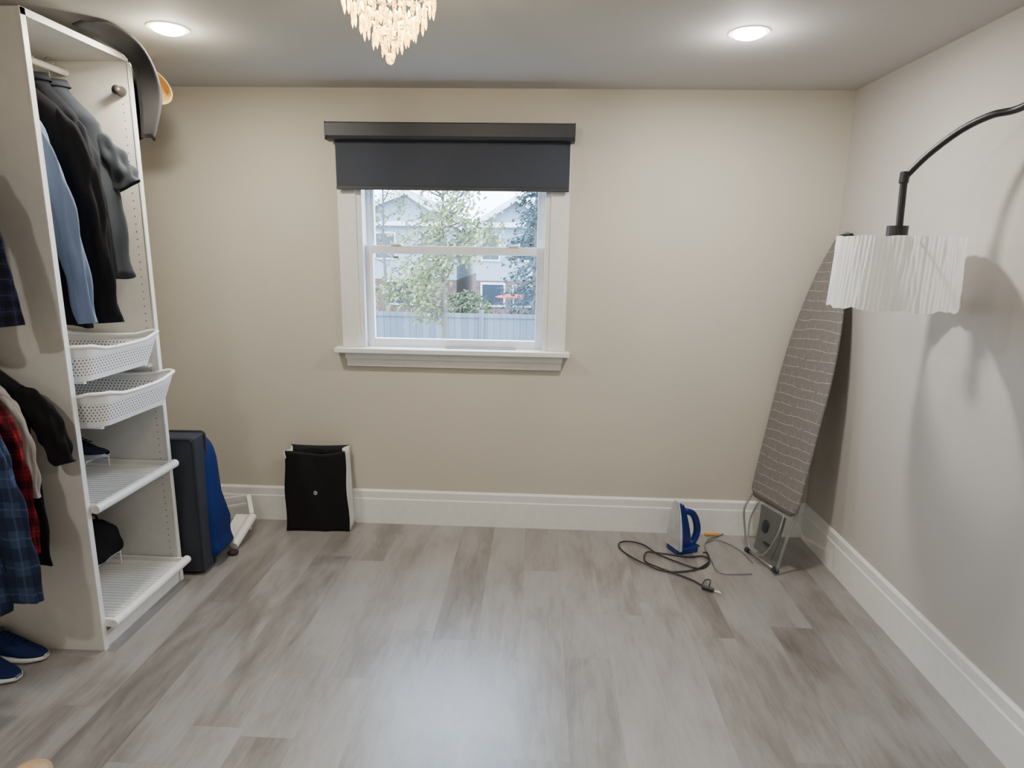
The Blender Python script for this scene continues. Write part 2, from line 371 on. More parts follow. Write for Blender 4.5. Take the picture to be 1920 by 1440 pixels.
for xx in (WX1-.037,WX0+.06):
    for k in range(64):
        z=.14+k*.032
        for yy,s in ((WY1-.018,-1),(WY0+.018,1)):
            vs=[bm.verts.new((xx+.0028*math.cos(a*PI/4),yy+s*.0006,z+.0028*math.sin(a*PI/4))) for a in range(8)]; bm.faces.new(vs)
W('peg_holes',bm,M('peg_hole_dark',(.08,.075,.07),.8))['kind']='stuff'
W('hanging_rail',T([(-1.97,WY0+.018,2.275),(-1.97,WY1-.018,2.275)],r=.0125,seg=14),WHITE)
bm=bmesh.new(); lathe(bm,[(.02,0),(.02,-.012),(.014,-.03),(.018,-.04),(.0,-.045)],(-1.742,WY1-.018,2.205),16,'Y'); W('knob',bm,M('dark_bronze',(.08,.07,.062),.45,.5),smooth=True)
def tray(z,xf):
    b=W('pull_out_tray',B((WX0+.02,xf-.01,WY0+.03,WY1-.03,z-.004,z+.002),(WX0+.02,xf-.01,WY0+.022,WY0+.034,z-.012,z+.022),(WX0+.02,xf-.01,WY1-.034,WY1-.022,z-.012,z+.022),(WX0+.015,WX0+.03,WY0+.022,WY1-.022,z-.01,z+.03)),WHITE,bevel=.002)
    bm=T([(xf,WY0+.012,z+.008),(xf,WY1-.012,z+.008)],r=.019,seg=16); obj('front_bar',bm,TRIM,b,smooth=False,bevel=.003)
    rb=bmesh.new()
    for k in range(22):
        y=WY0+.05+k*.0215; tube(rb,[(WX0+.04,y,z+.003),(xf-.015,y,z+.003)],.0018,5)
    obj('ribs',rb,WHITE,b)
tray(.59,-1.678); tray(.105,-1.665)
def riser(label,z):
    r=thing('shoe_riser',label,'shoe rack',(-2.08,2.46,z))
    obj('wire_shelf',T(*[[(-.13,y,.065),(.13,y,.065)] for y in [-.2+.05*k for k in range(9)]],[(-.13,-.21,.065),(-.13,.21,.065)],[(.13,-.21,.065),(.13,.21,.065)],r=.0035,seg=6),WHITE,r)
    for sx in (-.13,.13):
        for sy in (-.21,.21): obj('leg',T([(sx,sy,0),(sx,sy,.065)],r=.0035,seg=6),WHITE,r)
riser('small white wire riser on the upper wardrobe tray',.597); riser('small white wire riser on the lower wardrobe tray',.112)
def perf():
    t=NT('perforated_white_plastic'); x,y,z=t.xyz(); u=t.m('ADD',x,y); P=.0165
    row=t.m('FLOOR',t.m('DIVIDE',z,P*.72))
    fu=t.m('SUBTRACT',t.m('FRACT',t.m('ADD',t.m('DIVIDE',u,P),t.m('MULTIPLY',row,.5))),.5); fv=t.m('MULTIPLY',t.m('SUBTRACT',t.m('FRACT',t.m('DIVIDE',z,P*.72)),.5),.72)
    d=t.m('SQRT',t.m('ADD',t.m('MULTIPLY',fu,fu),t.m('MULTIPLY',fv,fv))); h=t.m('LESS_THAN',d,.20)
    h=t.m('MULTIPLY',h,t.m('MULTIPLY',t.m('GREATER_THAN',z,.024),t.m('LESS_THAN',z,.100)))
    t.put(t.b.inputs['Base Color'],t.mix(h,(.84,.85,.86),(.14,.13,.12))); t.set(Roughness=.35); return t.mat
PERF=perf(); PLW=M('white_plastic',(.86,.86,.86),.3,var=.01)
def rrect(hx,hy,r,n=6):
    out=[]
    for q,(sx,sy) in enumerate(((1,1),(-1,1),(-1,-1),(1,-1))):
        for k in range(n+1):
            a=PI/2*q+PI/2*k/n; out.append((sx*(hx-r)+r*math.cos(a),sy*(hy-r)+r*math.sin(a)))
        nx=((-1,1),(-1,-1),(1,-1),(1,1))[q]; a0=out[-1]; a=PI/2*(q+1); b0=(nx[0]*(hx-r)+r*math.cos(a),nx[1]*(hy-r)+r*math.sin(a))
        for k in range(1,6): out.append((a0[0]+(b0[0]-a0[0])*k/6,a0[1]+(b0[1]-a0[1])*k/6))
    return out
def basket(label,x,y,z,rz,group='white baskets'):
    b=thing('plastic_basket',label,'basket',(x,y,z),rz,group)
    hx,hy,h=.265,.245,.128; rs=[]
    def rimz(p,t): 
        c=min(1,(abs(p[0])/hx)**4*(abs(p[1])/hy)**4*2.2)
        return t*(h-.014+.022*c)
    for t,f in ((0,.86),(.3,.90),(.65,.95),(1,1.0)):
        rs.append([Vector((p[0],p[1],rimz(p,t)+.004)) for p in rrect(hx*f,hy*f,.05)])
    bm=bmesh.new(); rings(bm,rs,cap1=False); obj('basket_body',bm,PERF,b)
    bm=bmesh.new(); tube(bm,[Vector((p[0],p[1],rimz(p,1)+.006)) for p in rrect(hx,hy,.05)],.0075,8,closed=True); obj('rim',bm,PLW,b,smooth=True)
    for s in (-1,1): obj('runner',B((-hx*.8,hx*.8,s*hy*.77-.007,s*hy*.77+.007,-.006,.004)),PLW,b)
    return b
basket('white perforated basket in the wardrobe, directly under the clothes',-1.925,2.46,1.078,0)
basket('white perforated basket pulled furthest out of the wardrobe, below the other basket',-1.875,2.465,.902,math.radians(-1))
for z0 in (1.055,.88):
    for y0 in (WY0+.018,WY1-.048): W('basket_rail',B((WX0+.02,WX1-.03,y0,y0+.03,z0,z0+.015)),WHITE)
# ------------------------------------------------------------------ garments & hangers
HG=M('hanger_plastic',(.75,.74,.70),.4)
def hanger(label,x,y,zr,drop=.075,group='clothes hangers'):
    h=thing('clothes_hanger',label,'hanger',(x,y,zr),0,group)
    hk=[(math.cos(a)*.02,0,math.sin(a)*.02) for a in [PI*k/10-.35 for k in range(11)]]+[(-.02,0,-.012),(0,0,-.03),(0,0,-drop)]
    obj('hook',T(hk,r=.0018,seg=6),CHROME,h)
    obj('arms',T([(-.13,0,-drop-.115),(-.05,0,-drop-.055),(0,0,-drop-.03),(.05,0,-drop-.055),(.13,0,-drop-.115)],[(0,0,-drop),(0,0,-drop-.03)],[(-.13,0,-drop-.115),(.13,0,-drop-.115)],r=.004,seg=6),HG,h)
def garment(name,label,cat,x,y,zn,mat,L,sl,so,w=.22,th=.035,sr=.065,seed=0,rotz=0,group=None,flare=1.05,collar=True,sd_=.125,hemr=None):
    rnd=random.Random(seed); g=thing(name,label,cat,(x,y,zn),rotz,group); n=48
    ph=[rnd.uniform(0,6.3) for _ in range(6)]
    def prof(v):
        if v<.04: return .06+v*.6,.033
        if v<.16:
            k=(v-.04)/.12; return .084+(w-.084)*k,.030+.006*k
        k=(v-.16)/.84; return w*(1+(flare-1)*min(1,k*1.6))-.015*math.sin(k*PI),th*(1+.35*k)
    rs=[]
    for j in range(30):
        v=(j/29)**1.25; hw,ht=prof(v); row=[]
        if v<.16: z=-(v/.16)*sd_
        else: z=-sd_-(v-.16)/.84*(L-sd_)
        for i in range(n):
            a=2*PI*i/n; amp=min(1,v*1.6)
            fold=1+amp*(.34*math.sin(5*a+ph[0]+z*3)+.22*math.sin(9*a+ph[1]-z*5)+.12*math.sin(15*a+ph[2]))
            cx=math.copysign(abs(math.cos(a))**.7,math.cos(a))*hw; cy=math.sin(a)*ht*fold
            row.append(Vector((cx+amp*(.009*math.sin(z*14+ph[3])+.005*math.sin(z*31+ph[4])),cy,z+(.008*math.sin(3*a+ph[4]) if j==29 else 0))))
        rs.append(row)
    bm=bmesh.new(); rings(bm,rs,cap0=False,cap1=False); obj('body',bm,mat,g,smooth=True,solid=.003)
    for s in (-1,1):
        short=hemr is not None
        p0=Vector((s*(w-(.075 if short else .04)),0,-sd_+(.0 if short else .010)-.18*sr))
        if s>0:
            p1=Vector((w+.006+so*.5,.0,-sd_-.01-sl*.38)); p2=Vector((w+so,rnd.uniform(-.01,.01),-sd_-sl))
        else:
            p1=Vector((-(w-.005),.0,-sd_-.01-sl*.38)); p2=Vector((-(w-.005),rnd.uniform(-.01,.01),-sd_-sl))
        if short: p1=(p0+p2)/2+Vector((s*.018,0,.0))
        rs=[]; path=spline([p0,p1,p2],14)
        for j,p in enumerate(path):
            t=j/(len(path)-1)
            r=sr*(1-.28*t)*(.45+.55*min(1,t*4.0)**.8) if not short else sr*(.62+.38*t)*hemr
            row=[]; d=(path[min(j+1,len(path)-1)]-path[max(j-1,0)]).normalized(); sd=Vector((0,1,0)).cross(d)
            for i in range(28):
                a=2*PI*i/28; f=1+.15*math.sin(4*a+t*9+ph[5])+.10*math.sin(7*a-t*14)+.07*math.sin(t*30+a)
                row.append(p+sd*math.cos(a)*r*f+Vector((0,1,0))*math.sin(a)*r*(.26 if short else .36)*f)
            rs.append(row)
        bm=bmesh.new(); rings(bm,rs,cap1=False); obj('sleeve',bm,mat,g,smooth=True)
    if collar:
        bm=bmesh.new(); rs=[]
        for z,k in ((-.012,1.08),(.018,1.0),(.03,1.03),(.004,1.25)):
            rs.append([Vector((math.cos(2*PI*i/20)*.062*k,math.sin(2*PI*i/20)*.034*k,z)) for i in range(20)])
        rings(bm,rs,cap0=False,cap1=False); obj('collar',bm,mat,g,smooth=True,solid=.002)
    return g
LB=fabric('light_blue_cotton',(.15,.205,.34)); BKJ=fabric('black_wool',(.009,.009,.011)); GT=fabric('slate_grey_cotton',(.052,.060,.074)); NV=fabric('charcoal_cotton',(.018,.020,.026))
BKT=fabric('black_cotton',(.008,.0075,.009)); WHT=fabric('white_cotton',(.42,.40,.39))
RP=plaid('red_plaid',(.18,.006,.012),(.018,.003,.006),(.18,.09,.09),.07,.22); BP=plaid('blue_plaid',(.028,.047,.105),(.008,.012,.032),(.11,.14,.21),.105,.22); DP=plaid('dark_navy_plaid',(.012,.016,.04),(.005,.006,.012),(.04,.05,.09),.05,.5)
G1='clothes hanging in the wardrobe'
for (nm,lb,ct,y,mt,L,sl,so,w,th,sr,sd,kw) in [
  ('shirt','light blue long-sleeved shirt hanging nearest the front of the wardrobe','shirt',2.285,LB,.88,.77,.115,.165,.018,.054,1,{}),
  ('jacket','black long-sleeved jacket hanging beside the light blue shirt','jacket',2.405,BKJ,.92,.78,.080,.200,.032,.074,2,{}),
  ('shirt','charcoal shirt hanging between black jacket and grey tee','shirt',2.53,NV,.78,.60,.045,.165,.020,.050,3,{}),
  ('tee_shirt','slate grey short-sleeved tee hanging furthest back in the wardrobe','tee shirt',2.632,GT,.74,.25,.085,.180,.022,.060,4,{'flare':1.46,'hemr':1.1})]:
    garment(nm,lb,ct,-1.97,y,2.195,mt,L,sl,so,w,th,sr,seed=sd,group=G1,**kw)
    hanger('pale hanger carrying the '+{1:'light blue shirt',2:'black jacket',3:'charcoal shirt',4:'slate grey tee'}[sd],-1.97,y,2.289-.002)
rk=thing('clothes_rack','pale two-level clothes rack at the far left edge beside the wardrobe','clothes rack',(-2.02,1.8,0))
for nm,z in (('upper_rail',2.10),('lower_rail',1.285)):
    obj(nm,T([(0,-.36,z),(0,.37,z)],r=.011,seg=12),WHITE,rk)
    bm=bmesh.new(); lathe(bm,[(0,.366),(.026,.366),(.026,.377),(0,.377)],(0,0,z),20,'Y'); obj('wall_flange',bm,WHITE,rk)
obj('post',T([(0,-.36,.02),(0,-.36,2.12)],r=.012,seg=12),WHITE,rk); obj('foot',T([(-.20,-.36,.014),(.2,-.36,.014)],r=.014,seg=10),WHITE,rk)
G2='clothes on the rack at the left edge'
for (nm,lb,ct,y,zn,mt,L,sl,so,w,th,sr,sd,hl) in [
  ('tee_shirt','black short-sleeved tee hanging low against the wardrobe side','tee shirt',2.108,1.205,BKT,.80,.27,.100,.210,.014,.060,11,'black tee'),
  ('shirt','white shirt hanging between the black tee and red plaid shirt','shirt',2.060,1.20,WHT,.55,.38,.020,.190,.009,.042,12,'white shirt'),
  ('shirt','red plaid shirt hanging low at the left edge','shirt',2.005,1.195,RP,.80,.56,.03,.195,.013,.052,13,'red plaid shirt'),
  ('shirt','faded blue plaid shirt hanging low, nearest at the left edge','shirt',1.91,1.19,BP,.86,.69,.075,.20,.028,.068,14,'blue plaid shirt'),
  ('shirt','dark navy plaid shirt hanging high at the left edge','shirt',1.98,2.01,DP,.72,.56,.10,.20,.03,.052,15,'navy plaid shirt')]:
    garment(nm,lb,ct,-2.02,y,zn,mt,L,sl,so,w,th,sr,seed=sd,group=G2)
    hanger('pale hanger carrying the '+hl,-2.02,y,(1.285 if zn<1.5 else 2.10)+.0125)
# ------------------------------------------------------------------ shoes
def shoe(label,x,y,z,rz,um,sm,group,cat='shoe',L=.285):
    s=thing('sneaker',label,cat,(x,y,z),rz,group)
    def hw(t): return .036+.012*math.sin(min(1,max(0,t))*PI*1.1-.2) if t<.6 else .046*math.sqrt(max(.02,1-((t-.6)/.42)**2.2))
    def loft(zs,scale):
        rs=[]
        for j in range(19):
            t=j/18; xx=(t-.5)*L; w=max(.006,hw(t)*scale)*(math.sqrt(min(1,t/.07)) if t<.07 else 1); w=max(w,.006); row=[]
            zb,zt=zs(t)
            for i in range(14):
                a=2*PI*i/14; row.append(Vector((xx,math.copysign(abs(math.cos(a))**.75,math.cos(a))*w,(zb+zt)/2+(zt-zb)/2*math.copysign(abs(math.sin(a))**.8,math.sin(a)))))
            rs.append(row)
        bm=bmesh.new(); rings(bm,rs); return bm
    obj('upper',loft(lambda t:(.018,.105-.02*t if t<.35 else .098-.055*min(1,(t-.35)/.4)-.012*max(0,(t-.8)/.2)),.93),um,s,smooth=True)
    obj('sole',loft(lambda t:(0.0+.008*max(0,(t-.8)/.2),.030),1.06),sm,s,smooth=True)
    bm=bmesh.new(); lathe(bm,[(.0,.0),(.032,.0),(.036,.008),(.030,.012),(.0,.002)],(-.075,0,.095),16); obj('opening',bm,BLKP,s,smooth=True)
    obj('laces',T(*[[(xx,-.02,.098-(xx+.03)*.42),(xx+.004,0,.108-(xx+.03)*.42),(xx,.02,.098-(xx+.03)*.42)] for xx in (-.025,-.008,.009,.026,.043)],r=.0028,seg=6),um,s)
    return s
SB=fabric('navy_mesh',(.008,.016,.065)); SW=M('white_rubber',(.62,.62,.64),.5); SG=M('grey_rubber',(.3,.32,.36),.5); SD=fabric('dark_navy_canvas',(.012,.015,.03))
shoe('navy sneaker with white sole on the floor, nearer the wardrobe panel',-2.03,2.118,0,math.radians(-4),SB,SW,'blue sneakers on the floor')
shoe('navy sneaker with white sole on the floor, nearer the camera',-2.035,2.005,0,math.radians(-9),SB,SW,'blue sneakers on the floor')
shoe('dark shoe with grey sole on the upper wardrobe tray riser',-2.01,2.42,.666,math.radians(5),SD,SG,'shoes in the wardrobe',L=.25)
shoe('dark shoe with grey sole beside its pair on the upper wardrobe riser',-2.01,2.58,.666,math.radians(0),SD,SG,'shoes in the wardrobe',L=.25)
bm=bmesh.new(); sell(bm,(0,0,.085),(.10,.10,.085),3.2,fn=lambda p:p*(1+.07*math.sin(p.x*50+p.z*30)+.06*math.sin(p.y*40+p.z*25)))
bg=thing('toiletry_bag','soft black bag on the lower wardrobe riser','bag',(-2.0,2.57,.187)); obj('bag_body',bm,BKT,bg,smooth=True); obj('handle',T(spline([(0,-.05,.16),(0,-.03,.20),(0,.03,.20),(0,.05,.16)],5),r=.006),BLKP,bg)
# ------------------------------------------------------------------ hats
FELT=fabric('dark_grey_felt',(.040,.039,.042),.98); STR=M('golden_straw',(.92,.60,.22),.8,var=.12,scale=120,bump=.5,bs=300)
W('peg',T([(-1.86,WY1,2.30),(-1.86,3.06,2.30)],r=.008,seg=8),BLK)
hat=thing('felt_hat','wide-brimmed dark felt hat hung over the top corner of the wardrobe','hat',(-1.75,2.82,2.0))
inn=spline([(-1.697,2.41,2.358),(-1.694,2.58,2.350),(-1.69,2.725,2.315),(-1.690,2.755,2.19),(-1.695,2.755,2.03)],6)
out=spline([(-1.66,2.41,2.366),(-1.595,2.49,2.383),(-1.565,2.62,2.334),(-1.560,2.70,2.19),(-1.610,2.70,2.01)],6)
bm=bmesh.new(); rows=[[a.lerp(b,k/6)+Vector((.012*math.sin(k/6*PI),.0,.006*math.sin(k/6*PI))) for a,b in zip(inn,out)] for k in range(7)]
rings(bm,rows,close=False)
loc(obj('front_brim',bm,FELT,hat,smooth=True,solid=.006),hat)
bm=bmesh.new(); rs=[]
for r,yy in ((.160,2.775),(.12,2.79),(.098,2.80),(.09,2.85),(.075,2.895),(.03,2.90)): rs.append([Vector((-1.79+r*math.cos(2*PI*i/28),yy+(.01*math.cos(4*PI*i/28) if r>.14 else 0),2.17+r*1.05*math.sin(2*PI*i/28))) for i in range(28)])
rings(bm,rs,cap0=False); loc(obj('crown',bm,FELT,hat,smooth=True,solid=.003),hat)
sh=thing('straw_hat','golden straw hat beyond the wardrobe, just behind the dark felt hat','hat',(-1.765,2.99,2.290))
bm=bmesh.new(); rs=[]
for r,yy in ((.132,.035),(.115,.015),(.085,-.005),(.078,-.05),(.06,-.078),(.01,-.082)): rs.append([Vector((r*math.cos(2*PI*i/28),-yy-.02,r*.52*math.sin(2*PI*i/28))) for i in range(28)])
rings(bm,rs,cap0=False); o=obj('straw_body',bm,STR,sh,smooth=True,solid=.003); o.rotation_euler=(0,math.radians(32),0)
# ------------------------------------------------------------------ suitcase
BLU=fabric('royal_blue_nylon',(.006,.022,.130),.7); CHG=fabric('charcoal_nylon',(.034,.038,.052),.7)
sc=thing('suitcase','upright soft suitcase with charcoal face and royal blue side, behind the wardrobe','suitcase',(-1.878,2.900,0),math.radians(3))
def sag(p):
    k=max(0,-(p.z-.02)/.35); s=p.x>0
    return Vector((p.x+((.036*k+.012*math.sin(p.z*38)*k) if s else 0),p.y+((.10*k*k+.03*math.sin(p.z*30)*k) if p.y>0 else 0)-(.025*max(0,p.z/.3) if p.y>0 else 0),p.z-(.02*max(0,p.y/.095) if p.z>.2 else 0)))
bm=bmesh.new(); sell(bm,(0,.022,.360),(.274,.092,.335),6,48,34,fn=sag); obj('blue_shell',bm,BLU,sc,smooth=True)
bm=bmesh.new(); bx(bm,-.284,.262,-.128,-.028,.014,.706); obj('charcoal_face',bm,CHG,sc,bevel=.014,seg=4)
bm=bmesh.new(); tube(bm,[Vector((p[0]-.010,-.028,.360+p[1])) for p in rrect(.274,.347,.018)],.006,6,closed=True); obj('zipper_piping',bm,BLKP,sc)
bm=bmesh.new(); tube(bm,[Vector((p[0]-.010,-.128,.360+p[1])) for p in rrect(.262,.336,.018)],.004,6,closed=True); obj('front_piping',bm,BLKP,sc)
for sx in (-.2,.19):
    bm=bmesh.new(); lathe(bm,[(.0,-.012),(.018,-.012),(.020,0),(.018,.012),(.0,.012)],(sx,-.072,.020),18,'X'); obj('wheel',bm,BLKP,sc)
obj('top_handle',T(spline([(-.07,-.06,.703),(-.05,-.06,.723),(.05,-.06,.723),(.07,-.06,.703)],5),r=.009),BLKP,sc)
for sx in (-.22,.20): obj('foot',B((sx-.025,sx+.025,.03,.07,0,.04)),BLKP,sc)
ws=thing('shelf_frame','loose white metal shelf frame leaning behind the suitcase on the floor','shelf frame',(0,0,0))
def bar(bm,p,q,w,h):
    p=Vector(p);q=Vector(q);d=(q-p).normalized();s=d.cross(Vector((0,0,1)));s=s.normalized() if s.length>.1 else Vector((1,0,0));u=s.cross(d)
    rings(bm,[[r+s*w*i+u*h*j for i,j in((-1,-1),(1,-1),(1,1),(-1,1))] for r in (p,q)]); return bm
f1=atZ(474,968,.09); f2=atZ(438,1022,.03)
q1=atY(468,930,3.37); q0=atY(405,940,3.37)
obj('cross_bar',bar(bmesh.new(),tuple(q0),tuple(q1),.008,.012),TRIM,ws,bevel=.002)
obj('lower_cross_bar',bar(bmesh.new(),(q0.x,3.36,q0.z-.045),(q1.x-.01,3.36,q1.z-.045),.006,.009),TRIM,ws,bevel=.002)
obj('corner_post',bar(bmesh.new(),(q1.x,3.355,q1.z+.008),(f1.x-.01,f1.y+.01,.100),.012,.012),TRIM,ws,bevel=.002)
obj('slanted_bar',T([(f1.x,f1.y,.090),(f2.x,f2.y,.024)],r=.023,seg=16),TRIM,ws,bevel=.003)
obj('slanted_board',bar(bmesh.new(),(f1.x-.06,f1.y+.03,.085),(f2.x-.05,f2.y+.05,.020),.05,.004),TRIM,ws,bevel=.002)
obj('back_leg',bar(bmesh.new(),(q0.x,3.37,q0.z),(q0.x-.01,3.34,.0),.008,.008),TRIM,ws,bevel=.003)
obj('front_leg',bar(bmesh.new(),(f1.x-.03,f1.y+.0,.085),(f1.x-.03,f1.y+.02,.0),.008,.008),TRIM,ws,bevel=.003)
f3=atZ(438,1036,0)
bm=bmesh.new(); sell(bm,(0,0,.012),(.028,.022,.012),2.3,fn=lambda p:p*(1+.12*math.sin(p.x*90)))
tag(obj('cloth_scrap',bm,fabric('maroon_cloth',(.045,.028,.04)),smooth=True),'small crumpled maroon cloth beside the blue suitcase','cloth').location=(f3.x+.005,f3.y-.02,0)
# ------------------------------------------------------------------ tote bag
NW=fabric('black_nonwoven',(.006,.006,.007),.6); NWW=fabric('white_nonwoven',(.68,.67,.64),.7)
tb=thing('tote_bag','black shopping tote bag with white side gussets standing against the back wall','bag',(-1.238,3.375,0),math.radians(3))
def sheet(bm,f,nu=10,nv=10):
    rings(bm,[[Vector(f(i/nu,j/nv)) for i in range(nu+1)] for j in range(nv+1)],close=False); return bm
w0,w1,dd,hh=.180,.168,.062,.478
ww=lambda v:w0+(w1-w0)*v
crease=lambda u,v:.005*math.sin(u*9+v*4)+.003*math.sin(u*17-v*6)+.002*math.sin(v*5+1)
top=lambda u:(hh-.004+.006*math.sin(u*7+.5)-.008*math.sin(u*PI))
obj('front_panel',sheet(bmesh.new(),lambda u,v:((u*2-1)*ww(v)+.004*math.sin(v*9),-dd+.006*v-.010*math.sin(u*PI)*math.sin(v*PI)+crease(u,v)*math.sin(u*PI),v*top(u)),24,24),NW,tb,smooth=True,solid=.003)
obj('back_panel',sheet(bmesh.new(),lambda u,v:((u*2-1)*ww(v),dd-.012*v,v*(hh+.004-.006*math.sin(u*PI))),10,8),NW,tb,smooth=True,solid=.003)
for s in (-1,1): obj('side_gusset',sheet(bmesh.new(),lambda u,v,s=s:(s*(ww(v)-.026*v*math.sin(u*PI))+.004*math.sin(v*9)*(1-u),-dd+.006*v+u*(2*dd-.018*v),v*(hh+.004*u)-.002),8,12),NWW,tb,smooth=True,solid=.003)
obj('bottom_panel',B((-w0,w0,-dd,dd,0.001,.006)),NW,tb)
obj('white_corner',T([(-w1-.001,-dd+.004,hh),(-w1+.006,-dd+.002,hh*.91)],r=.0035,seg=6),NWW,tb)
bm=bmesh.new(); pts=spline([(-.060,-.055,hh-.09),(-.057,-.058,hh-.02),(-.040,-.045,hh+.006),(.035,-.045,hh+.004),(.055,-.058,hh-.02),(.060,-.055,hh-.09)],5)
rings(bm,[[p+Vector((0,-.003,.004)),p+Vector((0,.003,.004)),p+Vector((0,.003,-.004)),p+Vector((0,-.003,-.004))] for p in pts]); obj('handle',bm,NW,tb)
bm=bmesh.new(); ye=-dd-.015
tube(bm,[Vector((.0085*math.cos(2*PI*i/20),ye,.238+.0105*math.sin(2*PI*i/20))) for i in range(20)],.0013,5,closed=True)
tube(bm,spline([(-.004,ye,.244),(.003,ye,.241),(-.001,ye,.236),(.004,ye,.231)],4),.0012,5); obj('round_emblem',bm,NWW,tb)
# ------------------------------------------------------------------ iron
IB=M('iron_blue_plastic',(.006,.020,.17),.25); IW=M('iron_soleplate',(.66,.68,.72),.3,.5); IG=M('iron_pale_plastic',(.60,.66,.76),.3)
ir=thing('clothes_iron','blue and silver steam iron standing on its heel on the floor','iron',(.755,3.215,0),math.radians(-66))
def irw(z): 
    t=(z-.02)/.28; return .056*math.sqrt(max(.001,1-max(0,t)**1.8)) if t<1 else .002
def irbody(y0,y1,f0,f1,z0,z1,n=16):
    rs=[]
    for j in range(n+1):
        z=z0+(z1-z0)*j/n; w=max(.002,irw(z)); d=(y1-y0)*(1-.7*((z-z0)/(z1-z0))**1.7)
        rs.append([Vector((w*f0,y0,z)),Vector((w*(f0+f1)/2,y0+d*.5,z)),Vector((w*f1,y0+d,z)),Vector((-w*f1,y0+d,z)),Vector((-w*(f0+f1)/2,y0+d*.5,z)),Vector((-w*f0,y0,z))])
    bm=bmesh.new(); rings(bm,rs); return bm
obj('soleplate',irbody(-.006,.002,1.03,1.0,.030,.302),IW,ir,bevel=.001)
obj('skirt',irbody(.002,.022,.98,.94,.020,.292),IG,ir,bevel=.002)
obj('body',irbody(.020,.095,.94,.62,.004,.270),IB,ir,bevel=.005)
obj('heel',B((-.052,.052,-.006,.128,.0,.034)),IB,ir,bevel=.007)
obj('handle',T(spline([(0,.08,.020),(0,.128,.04),(0,.150,.09),(0,.142,.15),(0,.112,.205),(0,.06,.228)],6),r=[.017+.003*math.sin(PI*i/30) for i in range(31)],seg=12),IB,ir,smooth=True)
bm=bmesh.new(); lathe(bm,[(0,0),(.022,0),(.022,.008),(.012,.012),(0,.012)],(0,.08,.11),20,'Y'); obj('dial',bm,IW,ir)
obj('cord_guard',T(spline([(0,.12,.03),(0.01,.145,.022),(.02,.16,.012)],4),r=.005),BLKP,ir)
cpts=[(1318,1036),(1326,1039),(1328,1055),(1300,1070),(1250,1072),(1205,1058),(1170,1035),(1160,1022),(1175,1016),(1205,1022),(1235,1040),(1280,1060),(1315,1066),(1330,1054),(1318,1044),(1290,1045),(1240,1038),(1212,1038),(1210,1052),(1235,1066),(1270,1078),(1300,1090),(1318,1100)]
cp=[atZ(px,py,.004)+Vector((0,0,.004*(i%2)+.002*(i%3))) for i,(px,py) in enumerate(cpts)]
cd_=thing('power_cord','black iron power cord coiled in loops on the floor','cord',(cp[0].x,cp[0].y,0))
loc(obj('cable',T(spline(cp,7),r=.0042,seg=8),BLKP,cd_,smooth=True),cd_)
e0=atZ(1316,1100,.012); e1=atZ(1338,1107,.012); e2=atZ(1351,1111,.012)
loc(obj('plug',T([e0,e0.lerp(e1,.35),e1],r=.010,seg=10),BLKP,cd_,bevel=.002),cd_)
loc(obj('prong',T([e1+Vector((0,.006,0)),e2+Vector((0,.006,0))],r=.002,seg=6),CHROME,cd_),cd_); loc(obj('prong',T([e1-Vector((0,.006,0)),e2-Vector((0,.006,0))],r=.002,seg=6),CHROME,cd_),cd_)
k0=[atZ(*p,.012) for p in ((1316,1098),(1322,1088),(1332,1088),(1330,1100),(1338,1108))]
loc(obj('cord_tie',T(spline(k0,5),r=.0028,seg=6),BLKP,cd_),cd_)
yt=atZ(1336,1001,.008); tag(obj('cable_tag',B((yt.x-.045,yt.x+.04,yt.y-.014,yt.y+.014,0,.010)),M('orange_yellow_plastic',(.55,.27,.04),.5),bevel=.003),'small orange-yellow strip on the floor by the baseboard','strip')
# ------------------------------------------------------------------ ironing board
def bcover():
    t=NT('taupe_board_cover'); x,y,z=t.xyz(); PR=.050
    ww_=t.m('ADD',y,t.m('MULTIPLY',t.noise(t.co(),6,2),.035)); row=t.m('FLOOR',t.m('DIVIDE',ww_,PR)); fr=t.m('FRACT',t.m('DIVIDE',ww_,PR)); ln=t.m('LESS_THAN',fr,.055)
    br=t.m('GREATER_THAN',t.noise(t.comb(x,t.m('MULTIPLY',row,.37),0),34,2),.40)
    fx=t.m('FRACT',t.m('DIVIDE',t.m('ADD',x,t.m('MULTIPLY',row,.031)),.065)); lx=t.m('MULTIPLY',t.m('LESS_THAN',fx,.045),t.m('LESS_THAN',fr,.5))
    sm=t.noise(t.comb(x,y,0),130,2)
    msk=t.m('MAXIMUM',t.m('MULTIPLY',t.m('MULTIPLY',ln,br),t.m('ADD',.3,sm)),t.m('MULTIPLY',lx,.35))
    base=t.mix(t.noise(t.co(),60,3),(.130,.119,.112),(.180,.166,.157))
    t.put(t.b.inputs['Base Color'],t.mix(t.m('MULTIPLY',msk,.75),base,(.48,.46,.44))); t.set(Roughness=.9); return t.mat
Mb=Vector((1.245,3.170,.30)); Tb=Vector((1.490,3.310,1.68)); u=(Tb-Mb).normalized(); w=Vector((-.24,.97,0)).normalized(); w=(w-u*w.dot(u)).normalized(); n=w.cross(u)
mw=Matrix.Translation(Mb)@Matrix((w,u,n)).transposed().to_4x4()
LB_=(Tb-Mb).length
ib=thing('ironing_board','taupe patterned ironing board leaning upright in the right corner','ironing board',mat=mw)
def bw(y):
    t=y/LB_
    if t<.03: return .198*(.80+.20*math.sqrt(t/.03))
    if t<.45: return .198
    k=(t-.45)/.55; return .198*max(.0,(1-k**1.9))**.72
rs=[]
for j in range(41):
    y=LB_*j/40; h=max(.012,bw(y)); row=[]
    for i in range(20):
        a=2*PI*i/20; row.append(Vector((h*math.copysign(abs(math.cos(a))**.35,math.cos(a)),y,-.004+.013*math.copysign(abs(math.sin(a))**.6,math.sin(a)))))
    rs.append(row)
